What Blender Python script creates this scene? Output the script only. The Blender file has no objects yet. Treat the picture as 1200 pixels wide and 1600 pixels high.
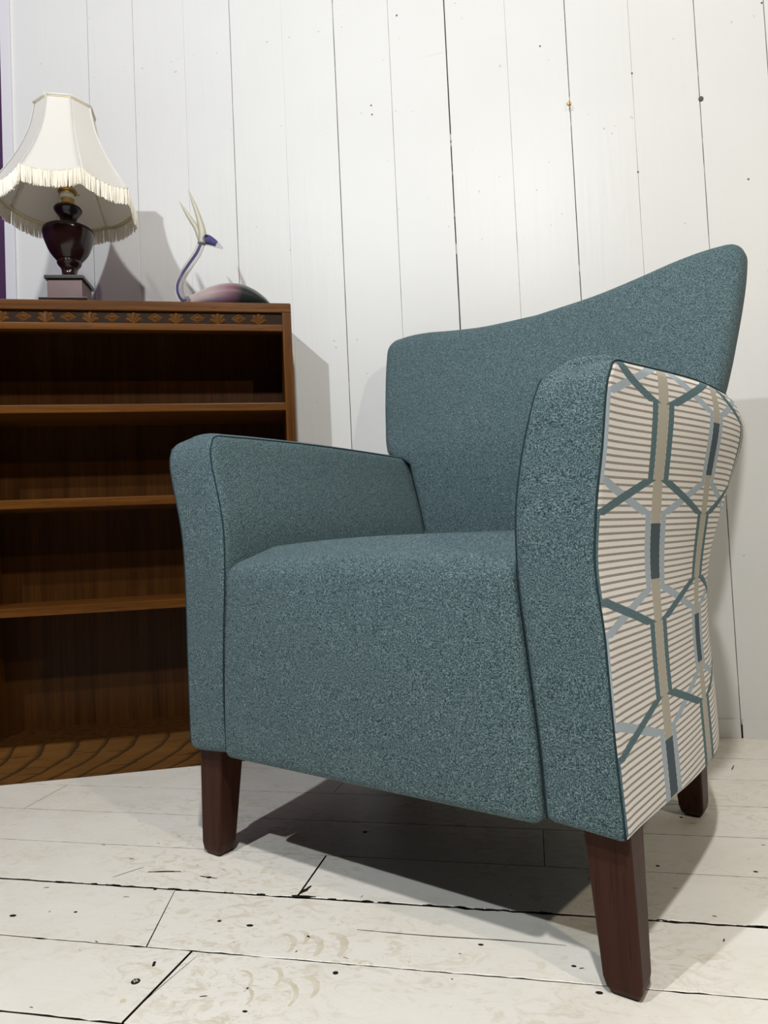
import bpy, bmesh, math, random
from math import sin, cos, pi, sqrt, radians
from mathutils import Vector, Matrix

random.seed(7)
C = bpy.context.scene.collection

# ------------------------------------------------------------------ camera
cam_d = bpy.data.cameras.new('camera')
cam = bpy.data.objects.new('camera', cam_d)
C.objects.link(cam)
bpy.context.scene.camera = cam
cam_d.sensor_fit = 'VERTICAL'
cam_d.sensor_height = 24.0
cam_d.lens = 24.0 * 1077.0 / 1600.0
cam_d.clip_start = 0.02
PITCH, ROLL, YAW = 0.040075, 0.045903, -0.206915
CAM_Z = 0.48
up = Vector((-sin(ROLL) * cos(PITCH), -cos(ROLL) * cos(PITCH), sin(PITCH)))
fw = (Vector((0, 0, 1)) - up * up.z).normalized()
rt = fw.cross(up)
if rt.x < 0:
    rt = -rt
WX = rt * cos(YAW) + fw * sin(YAW)
WY = fw * cos(YAW) - rt * sin(YAW)
Rm = Matrix((WX, WY, up))                       # world <- camera (x right, y down, z forward)
cx, cy, cz = Rm @ Vector((1, 0, 0)), Rm @ Vector((0, -1, 0)), Rm @ Vector((0, 0, -1))
cam.matrix_world = Matrix(((cx.x, cy.x, cz.x, 0), (cx.y, cy.y, cz.y, 0), (cx.z, cy.z, cz.z, CAM_Z), (0, 0, 0, 1)))

# ------------------------------------------------------------------ world, lamps, exposure
w = bpy.data.worlds.new('world')
bpy.context.scene.world = w
w.use_nodes = True
w.node_tree.nodes['Background'].inputs[0].default_value = (1.0, 0.96, 0.90, 1)
w.node_tree.nodes['Background'].inputs[1].default_value = 0.022


def lamp(name, loc, energy, col, radius):
    d = bpy.data.lights.new(name, 'POINT')
    d.energy = energy
    d.color = col
    d.shadow_soft_size = radius
    o = bpy.data.objects.new(name, d)
    o.location = loc
    C.objects.link(o)
    return o


lamp('ceiling_light', (-0.935, -0.43, 2.22), 86, (0.93, 0.97, 1.0), 0.022)
lamp('ceiling_light', (1.28, -0.33, 2.00), 46, (1.0, 0.87, 0.68), 0.030)
lamp('ceiling_light', (0.05, -0.30, 2.15), 106, (1.0, 0.98, 0.945), 0.040)

vs = bpy.context.scene.view_settings
vs.view_transform = 'Standard'
vs.look = 'None'
vs.exposure = 0.14
vs.gamma = 1.0
vs.use_curve_mapping = False

# ------------------------------------------------------------------ helpers


def link(name, verts, faces, mat=None, parent=None, smooth=True, uvs=None):
    me = bpy.data.meshes.new(name)
    me.from_pydata([tuple(v) for v in verts], [], [tuple(f) for f in faces])
    if uvs is not None:
        ul = me.uv_layers.new(name='UVMap')
        for li, lp in enumerate(me.loops):
            ul.data[li].uv = uvs[lp.vertex_index]
    me.polygons.foreach_set('use_smooth', [smooth] * len(me.polygons))
    me.update()
    o = bpy.data.objects.new(name, me)
    if mat:
        me.materials.append(mat)
    C.objects.link(o)
    if parent:
        o.parent = parent
    return o


def bm_link(name, bm, mat=None, parent=None, smooth=False):
    me = bpy.data.meshes.new(name)
    bmesh.ops.recalc_face_normals(bm, faces=bm.faces)
    bm.to_mesh(me)
    bm.free()
    me.polygons.foreach_set('use_smooth', [smooth] * len(me.polygons))
    if mat:
        me.materials.append(mat)
    o = bpy.data.objects.new(name, me)
    C.objects.link(o)
    if parent:
        o.parent = parent
    return o


def empty(name, loc, rz=0, parent=None):
    o = bpy.data.objects.new(name, None)
    o.empty_display_size = 0.05
    o.location = loc
    o.rotation_euler = (0, 0, rz)
    C.objects.link(o)
    if parent:
        o.parent = parent
    return o


def tag(o, label=None, cat=None, group=None, kind=None):
    if label:
        o['label'] = label
    if cat:
        o['category'] = cat
    if group:
        o['group'] = group
    if kind:
        o['kind'] = kind
    return o


def add_box(bm, lo, hi, bev=0.0):
    vs_ = [bm.verts.new((x, y, z)) for x in (lo[0], hi[0]) for y in (lo[1], hi[1]) for z in (lo[2], hi[2])]
    q = [(0, 1, 3, 2), (4, 6, 7, 5), (0, 4, 5, 1), (2, 3, 7, 6), (0, 2, 6, 4), (1, 5, 7, 3)]
    fs = [bm.faces.new([vs_[i] for i in f]) for f in q]
    if bev > 0:
        es = list({e for f in fs for e in f.edges})
        bmesh.ops.bevel(bm, geom=es, offset=bev, segments=2, affect='EDGES', profile=0.7)


def box(name, lo, hi, mat, parent=None, bev=0.0):
    bm = bmesh.new()
    add_box(bm, lo, hi, bev)
    return bm_link(name, bm, mat, parent)


def tube_data(path, rad, n=8, cap=True, flat=1.0):
    pts = [Vector(p) for p in path]
    V, F = [], []
    t0 = (pts[1] - pts[0]).normalized()
    ref = Vector((0, 0, 1)) if abs(t0.z) < 0.9 else Vector((0, 1, 0))
    a = t0.cross(ref).normalized()
    for i, p in enumerate(pts):
        t = (pts[min(i + 1, len(pts) - 1)] - pts[max(i - 1, 0)]).normalized()
        a = (a - t * a.dot(t)).normalized()
        b = t.cross(a)
        r = rad[i] if isinstance(rad, (list, tuple)) else rad
        for k in range(n):
            th = 2 * pi * k / n
            V.append(p + a * (r * cos(th)) + b * (r * flat * sin(th)))
    for i in range(len(pts) - 1):
        for k in range(n):
            F.append((i * n + k, i * n + (k + 1) % n, (i + 1) * n + (k + 1) % n, (i + 1) * n + k))
    if cap:
        F.append(tuple(range(n))[::-1])
        F.append(tuple((len(pts) - 1) * n + k for k in range(n)))
    return V, F


def tube(name, path, rad, mat, parent=None, n=8, smooth=True):
    V, F = tube_data(path, rad, n)
    return link(name, V, F, mat, parent, smooth)


def lathe(name, prof, mat, parent=None, n=40, smooth=True):
    V, F = [], []
    for r, z in prof:
        for k in range(n):
            V.append((r * cos(2 * pi * k / n), r * sin(2 * pi * k / n), z))
    m = len(prof)
    for i in range(m - 1):
        for k in range(n):
            F.append((i * n + k, i * n + (k + 1) % n, (i + 1) * n + (k + 1) % n, (i + 1) * n + k))
    F.append(tuple(range(n))[::-1])
    F.append(tuple((m - 1) * n + k for k in range(n)))
    return link(name, V, F, mat, parent, smooth)


def smp(path, k=8):
    """Catmull-Rom resampling of points (tuples of any length)."""
    out = []
    P = [path[0]] + list(path) + [path[-1]]
    for i in range(1, len(P) - 2):
        for j in range(k):
            t = j / k
            out.append(tuple(0.5 * (2 * P[i][c] + (P[i + 1][c] - P[i - 1][c]) * t + (2 * P[i - 1][c] - 5 * P[i][c] + 4 * P[i + 1][c] - P[i + 2][c]) * t * t + (3 * P[i][c] - P[i - 1][c] - 3 * P[i + 1][c] + P[i + 2][c]) * t ** 3) for c in range(len(path[0]))))
    out.append(tuple(path[-1]))
    return out


def lerp(tab, z):
    if z <= tab[0][0]:
        return tab[0][1]
    for (a, fa), (b, fb) in zip(tab, tab[1:]):
        if z <= b:
            t = (z - a) / (b - a)
            return fa + (fb - fa) * t
    return tab[-1][1]


def smooth_tab(tab, k=10):
    return [(p[0], p[1]) for p in smp(tab, k)]


def sstep(a, b, x):
    t = max(0.0, min(1.0, (x - a) / (b - a)))
    return t * t * (3 - 2 * t)


# ------------------------------------------------------------------ materials


class M:
    def __init__(self, name, rough=0.6, spec=0.5):
        self.m = bpy.data.materials.new(name)
        self.m.use_nodes = True
        self.t = self.m.node_tree
        self.N = self.t.nodes
        self.b = self.N['Principled BSDF']
        self.b.inputs['Roughness'].default_value = rough
        self.b.inputs['Specular IOR Level'].default_value = spec

    def n(self, typ, **kw):
        x = self.N.new(typ)
        for k, v in kw.items():
            if k.startswith('i_'):
                x.inputs[k[2:].replace('_', ' ')].default_value = v
            else:
                setattr(x, k, v)
        return x

    def l(self, a, b):
        self.t.links.new(a, b)

    def s(self, v):
        return v

    def math(self, op, a, b=None, c=None):
        x = self.N.new('ShaderNodeMath')
        x.operation = op
        for i, v in enumerate((a, b, c)):
            if v is None:
                continue
            if isinstance(v, (int, float)):
                x.inputs[i].default_value = v
            else:
                self.l(v, x.inputs[i])
        return x.outputs[0]

    def mix(self, f, a, b):
        x = self.N.new('ShaderNodeMix')
        x.data_type = 'RGBA'
        for i, v in ((0, f), (6, a), (7, b)):
            if isinstance(v, (int, float)):
                x.inputs[i].default_value = v
            elif isinstance(v, tuple):
                x.inputs[i].default_value = v if len(v) == 4 else v + (1,)
            else:
                self.l(v, x.inputs[i])
        return x.outputs[2]

    def coord(self, kind='Object', scale=(1, 1, 1), rot=(0, 0, 0)):
        tc = self.n('ShaderNodeTexCoord')
        mp = self.n('ShaderNodeMapping')
        mp.inputs['Scale'].default_value = scale
        mp.inputs['Rotation'].default_value = rot
        self.l(tc.outputs[kind], mp.inputs[0])
        return mp.outputs[0]

    def geo(self, scale=(1, 1, 1)):
        g = self.n('ShaderNodeNewGeometry')
        mp = self.n('ShaderNodeMapping')
        mp.inputs['Scale'].default_value = scale
        self.l(g.outputs['Position'], mp.inputs[0])
        return mp.outputs[0]

    def noise(self, vec, scale, detail=4, rough=0.55, dist=0.0):
        x = self.n('ShaderNodeTexNoise')
        x.inputs['Scale'].default_value = scale
        x.inputs['Detail'].default_value = detail
        x.inputs['Roughness'].default_value = rough
        x.inputs['Distortion'].default_value = dist
        self.l(vec, x.inputs['Vector'])
        return x.outputs['Fac']

    def ramp(self, f, stops):
        x = self.n('ShaderNodeValToRGB')
        e = x.color_ramp.elements
        while len(e) < len(stops):
            e.new(0.5)
        for i, (p, c) in enumerate(stops):
            e[i].position = p
            e[i].color = (c, c, c, 1) if isinstance(c, (int, float)) else (tuple(c) + (1,))[:4]
        self.l(f, x.inputs[0])
        return x.outputs[0]

    def color(self, v):
        if isinstance(v, tuple):
            self.b.inputs['Base Color'].default_value = v if len(v) == 4 else v + (1,)
        else:
            self.l(v, self.b.inputs['Base Color'])

    def bump(self, h, strength=0.3, dist=0.001):
        x = self.n('ShaderNodeBump')
        x.inputs['Strength'].default_value = strength
        x.inputs['Distance'].default_value = dist
        self.l(h, x.inputs['Height'])
        self.l(x.outputs[0], self.b.inputs['Normal'])


def mat_wall():
    k = M('wall_paint', 0.42, 0.4)
    g = k.geo()
    base = k.mix(k.ramp(k.noise(g, 2.2, 3), [(0.3, 0.0), (0.75, 1.0)]), (0.650, 0.658, 0.655), (0.69, 0.70, 0.695))
    oi = k.n('ShaderNodeObjectInfo')
    tint = k.math('MULTIPLY_ADD', oi.outputs['Random'], 0.05, 0.0)
    base = k.mix(tint, base, (0.70, 0.69, 0.65))
    sm = k.ramp(k.noise(k.geo((6, 1, 60)), 1.0, 3, 0.6, 0.4), [(0.70, 0.0), (0.78, 1.0)])
    sm2 = k.ramp(k.noise(g, 5.0, 2), [(0.52, 0.0), (0.66, 1.0)])
    base = k.mix(k.math('MULTIPLY', k.math('MULTIPLY', sm, sm2), 0.30), base, (0.55, 0.51, 0.42))
    dots = k.ramp(k.noise(g, 75.0, 1), [(0.79, 0.0), (0.82, 1.0)])
    base = k.mix(k.math('MULTIPLY', dots, 0.5), base, (0.3, 0.28, 0.24))
    k.color(base)
    h = k.math('ADD', k.noise(k.geo((70, 1, 3)), 1.0, 4), k.math('MULTIPLY', k.noise(g, 9, 4), 1.2))
    k.bump(h, 0.25, 0.002)
    return k.m


def mat_gap():
    k = M('seam_dark', 0.9, 0.1)
    f = k.ramp(k.noise(k.geo((22, 1, 16)), 1.0, 3, 0.6), [(0.36, 0.0), (0.40, 1.0)])
    k.color(k.mix(f, (0.62, 0.60, 0.56), (0.045, 0.040, 0.030)))
    return k.m


def mat_floor():
    k = M('floor_paint', 0.38, 0.45)
    g = k.geo()
    c = k.mix(k.ramp(k.noise(g, 3.5, 4), [(0.3, 0.0), (0.7, 1.0)]), (0.86, 0.835, 0.755), (0.925, 0.90, 0.835))
    # rubbed tan streaks following brush strokes
    st = k.noise(k.geo((26, 44, 1)), 1.0, 9, 0.74, 2.2)
    zone = k.ramp(k.noise(g, 3.3, 4, 0.6), [(0.40, 0.0), (0.58, 1.0)])
    stm = k.math('MULTIPLY', k.ramp(st, [(0.50, 0.0), (0.60, 1.0)]), zone)
    c = k.mix(k.math('MULTIPLY', stm, 0.60), c, (0.60, 0.52, 0.37))
    soft = k.ramp(k.noise(k.geo((7, 11, 1)), 1.0, 5, 0.65, 0.8), [(0.48, 0.0), (0.75, 1.0)])
    c = k.mix(k.math('MULTIPLY', soft, 0.30), c, (0.66, 0.60, 0.48))
    # hair-line scratches
    s1 = k.noise(k.geo((120, 22, 1)), 1.0, 3, 0.6, 1.5)
    s1 = k.math('MULTIPLY', k.ramp(k.math('ABSOLUTE', k.math('SUBTRACT', s1, 0.5)), [(0.0, 1.0), (0.008, 0.0)]), k.ramp(k.noise(g, 7.1, 3, 0.6), [(0.54, 0.0), (0.62, 1.0)]))
    c = k.mix(k.math('MULTIPLY', s1, 0.45), c, (0.40, 0.33, 0.22))
    # fine dark chips
    ch = k.ramp(k.noise(k.geo((60, 110, 1)), 1.0, 3, 0.6), [(0.745, 0.0), (0.765, 1.0)])
    c = k.mix(k.math('MULTIPLY', ch, 0.75), c, (0.10, 0.08, 0.055))
    k.color(c)
    k.l(k.ramp(st, [(0.4, 0.30), (0.7, 0.55)]), k.b.inputs['Roughness'])
    h = k.math('SUBTRACT', k.noise(k.geo((14, 60, 1)), 1.0, 6, 0.6, 0.8), k.math('MULTIPLY', ch, 1.2))
    k.bump(h, 0.28, 0.0012)
    return k.m


def mat_scuff():
    k = M('worn_paint', 0.5, 0.3)
    g = k.geo()
    f = k.ramp(k.noise(k.geo((60, 60, 1)), 1.0, 4, 0.6), [(0.35, 0.0), (0.7, 1.0)])
    k.color(k.mix(f, (0.66, 0.60, 0.46), (0.80, 0.76, 0.66)))
    return k.m


def mat_plain(name, col, rough=0.6, spec=0.5, metal=0.0, var=0.0, nscale=40):
    k = M(name, rough, spec)
    k.b.inputs['Metallic'].default_value = metal
    if var:
        f = k.noise(k.geo(), nscale, 4)
        k.color(k.mix(f, tuple(x * (1 - var) for x in col), tuple(min(1, x * (1 + var)) for x in col)))
    else:
        k.color(col)
    return k.m


def mat_teal(name='teal_tweed', a=(0.008, 0.019, 0.025), b=(0.068, 0.119, 0.134), c=(0.26, 0.34, 0.36)):
    k = M(name, 0.92, 0.15)
    k.b.inputs['Sheen Weight'].default_value = 0.06
    k.b.inputs['Sheen Roughness'].default_value = 0.5
    v = k.coord('Object')
    n1 = k.noise(k.coord('Object', (900, 900, 620)), 1.0, 2, 0.6)
    n2 = k.noise(k.coord('Object', (330, 330, 1250)), 1.0, 2, 0.6)
    f = k.math('ADD', k.math('MULTIPLY', n1, 0.65), k.math('MULTIPLY', n2, 0.35))
    col = k.ramp(f, [(0.38, a), (0.50, b), (0.645, c)])
    big = k.ramp(k.noise(v, 6, 3), [(0.3, 0.0), (0.7, 1.0)])
    col = k.mix(k.math('MULTIPLY', big, 0.12), col, (0.050, 0.092, 0.108))
    k.color(col)
    k.bump(f, 0.55, 0.0012)
    return k.m


def mat_trellis():
    """woven trellis cloth: taupe bars, teal and pale blue hexagon lines over brown stripes; uv in metres"""
    k = M('trellis_cloth', 0.85, 0.2)
    uv = k.n('ShaderNodeUVMap')
    sp = k.n('ShaderNodeSeparateXYZ')
    k.l(uv.outputs[0], sp.inputs[0])
    P, T = 0.172, 0.250
    nz = k.noise(uv.outputs[0], 9, 2)
    x = k.math('ADD', k.math('DIVIDE', sp.outputs[0], P), 10.0)
    y = k.math('ADD', k.math('DIVIDE', sp.outputs[1], T), 10.0)
    k0 = k.math('FLOOR', x)
    fx = k.math('SUBTRACT', x, k0)
    odd = k.math('MODULO', k0, 2.0)
    tt = k.math('ADD', y, k.math('MULTIPLY', odd, 0.5))

    def tri(t):
        return k.math('MULTIPLY', k.math('ABSOLUTE', k.math('SUBTRACT', k.math('FRACT', t), 0.5)), 2.0)
    D = 0.125

    def zig(t):
        tr = tri(t)
        q0 = k.math('MULTIPLY_ADD', k.math('SUBTRACT', tr, 0.5), -(1 - 2 * D) / 0.32, 0.5)
        q = k.math('MAXIMUM', k.math('MINIMUM', q0, 1 - D), D)
        diag = k.math('MULTIPLY', k.math('GREATER_THAN', q, D + 0.004), k.math('LESS_THAN', q, 1 - D - 0.004))
        wd = k.math('MULTIPLY_ADD', diag, 0.055, 0.042)
        return k.math('LESS_THAN', k.math('ABSOLUTE', k.math('SUBTRACT', fx, q)), wd), tr
    teal, tr = zig(tt)
    blue, _ = zig(k.math('ADD', tt, 0.5))
    # bar on the nearest line
    near = k.math('ROUND', x)
    dx = k.math('ABSOLUTE', k.math('SUBTRACT', x, near))
    bar = k.math('LESS_THAN', dx, 0.078)
    t2 = k.math('ADD', y, k.math('MULTIPLY', k.math('MODULO', near, 2.0), 0.5))
    tr2 = tri(t2)                        # 1 where teal uprights are centred, 0 where the slate bar is
    slate = k.math('MULTIPLY', bar, k.math('LESS_THAN', tr2, 0.26))
    stripe = k.math('LESS_THAN', k.math('FRACT', k.math('MULTIPLY', y, 34.0)), 0.36)
    fine = k.noise(uv.outputs[0], 900, 1)
    stripe_c = k.math('MULTIPLY', stripe, k.ramp(fine, [(0.3, 0.55), (0.6, 0.95)]))
    col = k.mix(stripe_c, (0.83, 0.81, 0.785), (0.215, 0.18, 0.15))
    col = k.mix(blue, col, (0.39, 0.47, 0.54))
    col = k.mix(bar, col, (0.46, 0.43, 0.365))
    tealc = k.mix(k.ramp(k.noise(uv.outputs[0], 700, 1), [(0.35, 0.0), (0.65, 1.0)]), (0.048, 0.10, 0.125), (0.15, 0.24, 0.275))
    col = k.mix(teal, col, tealc)
    col = k.mix(slate, col, (0.062, 0.095, 0.12))
    col = k.mix(k.math('MULTIPLY', k.ramp(fine, [(0.3, 1.0), (0.7, 0.0)]), 0.10), col, (0.25, 0.22, 0.18))
    k.color(col)
    h = k.math('ADD', k.math('MULTIPLY', k.math('MAXIMUM', teal, slate), 1.0), k.math('MULTIPLY', fine, 0.5))
    k.bump(h, 0.4, 0.0008)
    return k.m


def mat_oak(name, axis='X', dark=(0.040, 0.015, 0.004), mid=(0.100, 0.036, 0.006), light=(0.190, 0.077, 0.013), rough=0.36, cath=False):
    k = M(name, rough, 0.09)
    sc = {'X': (2.2, 60, 60), 'Z': (60, 60, 2.2), 'Y': (60, 2.2, 60)}[axis]
    v = k.coord('Object', sc)
    f = k.noise(v, 1.0, 6, 0.65, 0.3)
    col = k.ramp(f, [(0.22, dark), (0.48, mid), (0.80, light)])
    if cath:
        sp = k.n('ShaderNodeSeparateXYZ')
        tc = k.n('ShaderNodeTexCoord')
        k.l(tc.outputs['Object'], sp.inputs[0])
        h_ = k.math('SUBTRACT', 0.078, sp.outputs[2])
        ph = k.math('ADD', sp.outputs[0], k.math('MULTIPLY', k.math('MULTIPLY', h_, h_), 20.0))
        ph = k.math('ADD', ph, k.math('MULTIPLY', k.noise(k.coord('Object', (8, 8, 16)), 1.0, 3, 0.5), 0.055))
        fr_ = k.math('FRACT', k.math('DIVIDE', ph, 0.062))
        g = k.ramp(fr_, [(0.0, 0.0), (0.70, 0.05), (0.93, 0.95), (0.99, 0.0)])
        col = k.mix(k.math('MULTIPLY', g, 0.92), col, (0.016, 0.008, 0.003))
    pores = k.ramp(k.noise(k.coord('Object', tuple(s * 4 if s > 10 else s * 6 for s in sc)), 1.0, 2), [(0.30, 1.0), (0.40, 0.0)])
    col = k.mix(k.math('MULTIPLY', pores, 0.55), col, (0.02, 0.009, 0.004))
    k.color(col)
    k.bump(k.math('SUBTRACT', f, pores), 0.3, 0.0006)
    return k.m


MW, MG, MF = mat_wall(), mat_gap(), mat_floor()
k = M('floor_gap_faint', 0.9, 0.1)
k.color(k.mix(k.ramp(k.noise(k.geo((45, 1, 1)), 1.0, 4, 0.7), [(0.38, 0.0), (0.46, 1.0)]), (0.50, 0.45, 0.36), (0.07, 0.055, 0.04)))
M_GAPF2 = k.m
M_GAPF = mat_plain('floor_gap', (0.030, 0.024, 0.017), 0.9, 0.1, var=0.4)
M_SCUFF = mat_scuff()
M_NAIL = mat_plain('nail_iron', (0.10, 0.095, 0.085), 0.6, 0.4, 0.3)
M_HOLE = mat_plain('hole_dark', (0.02, 0.017, 0.013), 0.9, 0.1)
M_NAILW = mat_plain('nail_painted', (0.62, 0.61, 0.58), 0.5)
M_BRASS = mat_plain('brass', (0.55, 0.36, 0.12), 0.35, 0.5, 1.0, 0.15)
M_TEAL = mat_teal()
M_SEAM = mat_plain('seam_thread', (0.022, 0.042, 0.050), 0.9, 0.1)
M_TREL = mat_trellis()
M_OAKX = mat_oak('oak_rail', 'X')
M_OAKZ = mat_oak('oak_upright', 'Z')
M_PLINTH = mat_oak('oak_plinth', 'X', (0.070, 0.030, 0.007), (0.110, 0.048, 0.011), (0.155, 0.070, 0.017), 0.30, True)
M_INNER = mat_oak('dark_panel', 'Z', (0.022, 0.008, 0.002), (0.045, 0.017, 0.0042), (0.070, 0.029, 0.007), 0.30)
M_CARVE = mat_plain('carved_ground', (0.024, 0.014, 0.008), 0.7, 0.12, var=0.5, nscale=260)
M_CARVEL = mat_plain('carved_oak', (0.140, 0.062, 0.018), 0.20, 0.45, var=0.3, nscale=120)
M_LEG = mat_oak('leg_wood', 'Z', (0.030, 0.011, 0.0075), (0.048, 0.019, 0.0125), (0.062, 0.026, 0.017), 0.42)
M_PURPLE = mat_plain('purple_paint', (0.055, 0.009, 0.075), 0.55, 0.4, var=0.1)
M_TRIM = mat_plain('trim_paint', (0.66, 0.66, 0.70), 0.4, 0.4, var=0.02)

# ------------------------------------------------------------------ floor
FY = [-0.9, -0.765, -0.63, -0.50, -0.37, -0.245, -0.115, 0.015, 0.14, 0.267, 0.392, 0.519, 0.647, 0.774, 0.908, 1.033, 1.160, 1.285, 1.417, 1.543, 1.70]
FGAP = {0.647: .0017, 0.774: .0013, 0.908: .0026, 1.033: .0009, 1.160: .0010, 1.285: .0009, 1.417: .0009, 1.543: .0009}
X0, X1 = -1.452, 1.9
floor = box('floor', (X0, -0.9, -0.03), (X1, 1.70, -0.006), M_GAPF)
tag(floor, kind='structure')


def floor_board(xa, xb, ya, yb, ga, gb, gx=0.0008, slant_a=0.0, slant_b=0.0):
    """one painted board with slightly ragged long edges and softened arrises"""
    n = max(3, min(120, int((xb - xa) / 0.012)))
    V, F = [], []
    ca, cb_ = (0.0006 if g_ > 0.001 else 0.0002 for g_ in (ga, gb))
    rough_a = ga > 0.001
    rough_b = gb > 0.001

    def edge(g, rgh):
        e = g * 0.75 + random.gauss(0, 0.00018)
        if rgh and random.random() < 0.22:
            e += random.uniform(0.0, 0.0016)
        if rgh and random.random() < 0.05:
            e -= g * 0.6
        return max(0.0001, e)
    for i in range(n + 1):
        t = i / n
        x = xa + gx + (xb - xa - 2 * gx) * t
        y0, y1 = ya + edge(ga, rough_a), yb - edge(gb, rough_b)
        sa = slant_a * (1 - t) ** 40
        sb = slant_b * t ** 40
        for (y, z, s) in ((y0, -0.006, 0), (y0, -ca, 0), (y0 + ca, 0, 0), (y1 - cb_, 0, 1), (y1, -cb_, 1), (y1, -0.006, 1)):
            V.append((x + (sa + sb) * s, y, z))
    for i in range(n):
        for k in range(5):
            a = i * 6 + k
            F.append((a, a + 6, a + 7, a + 1))
    F.append(tuple(range(6)))
    F.append(tuple(n * 6 + k for k in range(5, -1, -1)))
    ob = link('floor_board', V, F, MF, floor, smooth=False)
    ob.data.materials.append(M_GAPF if ga > .001 else M_GAPF2)
    ob.data.materials.append(M_GAPF if gb > .001 else M_GAPF2)
    for i in range(n):
        ob.data.polygons[i * 5].material_index = 1
        ob.data.polygons[i * 5 + 4].material_index = 2
    for q in (-1, -2):
        ob.data.polygons[q].material_index = 1


JOINT = {0.647: [(-0.433, 0.012, .0016), (1.1, 0, .0008)], 0.774: [(-0.482, -0.034, .0009), (0.86, 0, .0008)], 0.908: [(-0.336, 0.004, .0014), (0.72, 0, .0008)],
         1.033: [(-0.005, 0, .0002), (1.0, 0, .0008)], 1.160: [(-0.97, 0, .0006), (0.62, 0, .0006)], 1.285: [(-0.395, 0.009, .0007), (0.9, 0, .0006)],
         1.417: [(0.60, 0, .0006)], 1.543: [(-0.62, 0, .0006), (0.31, 0, .0004)]}
for ya, yb in zip(FY, FY[1:]):
    js = JOINT.get(ya) or [(random.uniform(-1.1, 1.3), 0, .0008)]
    xs = [(X0, 0, 0.0)] + js + [(X1, 0, 0.0)]
    for (xa, sa, g1), (xb, sb, g2) in zip(xs, xs[1:]):
        floor_board(xa, xb, ya, yb, FGAP.get(ya, .0010), FGAP.get(yb, .0010), max(g1, g2, .0002), sa, sb)


# splits and chips in the paint: thin dark slivers lying in the board faces
def flake(pts, wid, mat=None, z=0.00035):
    V, F = [], []
    P = [Vector((p[0], p[1], 0)) for p in smp(pts, 5)]
    for i, p in enumerate(P):
        t = (P[min(i + 1, len(P) - 1)] - P[max(0, i - 1)]).normalized()
        nrm = Vector((-t.y, t.x, 0))
        ww = wid * (0.35 + 0.65 * sin(pi * (i + 0.3) / (len(P) - 0.4))) * random.uniform(0.7, 1.25)
        V += [tuple(p + nrm * ww + Vector((0, 0, z))), tuple(p - nrm * ww + Vector((0, 0, z)))]
    for i in range(len(P) - 1):
        F.append((2 * i, 2 * i + 1, 2 * i + 3, 2 * i + 2))
    return V, F


def merged(name, items, mat, parent, kind=None, label=None):
    V, F = [], []
    for v, f in items:
        o = len(V)
        V += v
        F += [tuple(i + o for i in q) for q in f]
    ob = link(name, V, F, mat, parent, smooth=False)
    if kind:
        ob['kind'] = kind
    if label:
        ob['label'] = label
    return ob


crack = link('floor_crack', *flake([(-0.235, 0.842), (-0.15, 0.840), (-0.06, 0.842), (0.016, 0.841)], 0.0008), M_HOLE, floor)
for pts, wd in (([(-0.455, 0.748), (-0.452, 0.739)], .002), ([(-0.41, 0.765), (-0.425, 0.70), (-0.430, 0.672)], .0004),
                ([(-0.337, 0.913), (-0.330, 0.928), (-0.326, 0.94)], .003), ([(-0.345, 0.911), (-0.31, 0.9115)], .0022),
                ([(0.36, 1.47), (0.372, 1.50)], .0010), ([(-0.585, 0.951), (-0.56, 0.955), (-0.535, 0.958)], .0018),
                ([(-0.63, 0.93), (-0.60, 0.965)], .0006), ([(-0.50, 0.948), (-0.47, 0.944)], .0013)):
    link('floor_crack', *flake(pts, wd), M_HOLE, floor)
chips = []
for i in range(70):
    x, y = random.uniform(-0.85, 0.45), random.uniform(0.60, 1.5)
    a = random.choice([0, 0, 0.3, -0.3, 1.2])
    ln = random.uniform(0.002, 0.009)
    chips.append(flake([(x, y), (x + ln * cos(a) * .5, y + ln * sin(a) * .5 + .0004), (x + ln * cos(a), y + ln * sin(a))], random.uniform(.0003, .0009)))
for i in range(46):                                  # flaked lips along the open joint
    x = random.uniform(-0.85, 0.3)
    chips.append(flake([(x, 0.9085), (x + random.uniform(.004, .010), 0.9085 + random.uniform(-.0015, .0015)), (x + random.uniform(.010, .018), 0.9085)], random.uniform(.0008, .0021)))
merged('paint_chips', chips, M_HOLE, floor, 'stuff')

FN = [(-0.417, 0.839), (-0.373, 0.834), (-0.314, 0.682), (-0.238, 0.756), (-0.704, 0.816), (-0.623, 0.835), (-0.484, 0.946), (-0.546, 0.904), (0.045, 0.761), (0.152, 1.052),
      (0.279, 1.049), (-0.292, 1.121), (0.219, 1.229), (0.285, 1.372), (0.271, 1.309), (0.071, 1.444), (-0.363, 1.475), (-0.082, 0.83), (0.022, 0.803)]


def disc(name, loc, r, depth, mat, parent, axis='Z', sx=1.0):
    V, F = [], []
    n = 10
    for ring, (rr, d) in enumerate(((1, 0), (1, depth * 0.6), (0.75, depth))):
        for i in range(n):
            a = 2 * pi * i / n
            p = (rr * r * sx * cos(a), rr * r * sin(a), d)
            V.append(p if axis == 'Z' else (p[0], -p[2], p[1]))
    for ring in range(2):
        for i in range(n):
            F.append((ring * n + i, ring * n + (i + 1) % n, ring * n + n + (i + 1) % n, ring * n + n + i))
    F.append(tuple(2 * n + i for i in range(n)))
    ob = link(name, V, F, mat, parent, smooth=False)
    ob.location = loc
    return ob


for x, y in FN:
    disc('nail', (x, y, 0.0), random.uniform(.0016, .0030), .0005, M_HOLE, floor, 'Z', random.uniform(1, 1.8))
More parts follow.
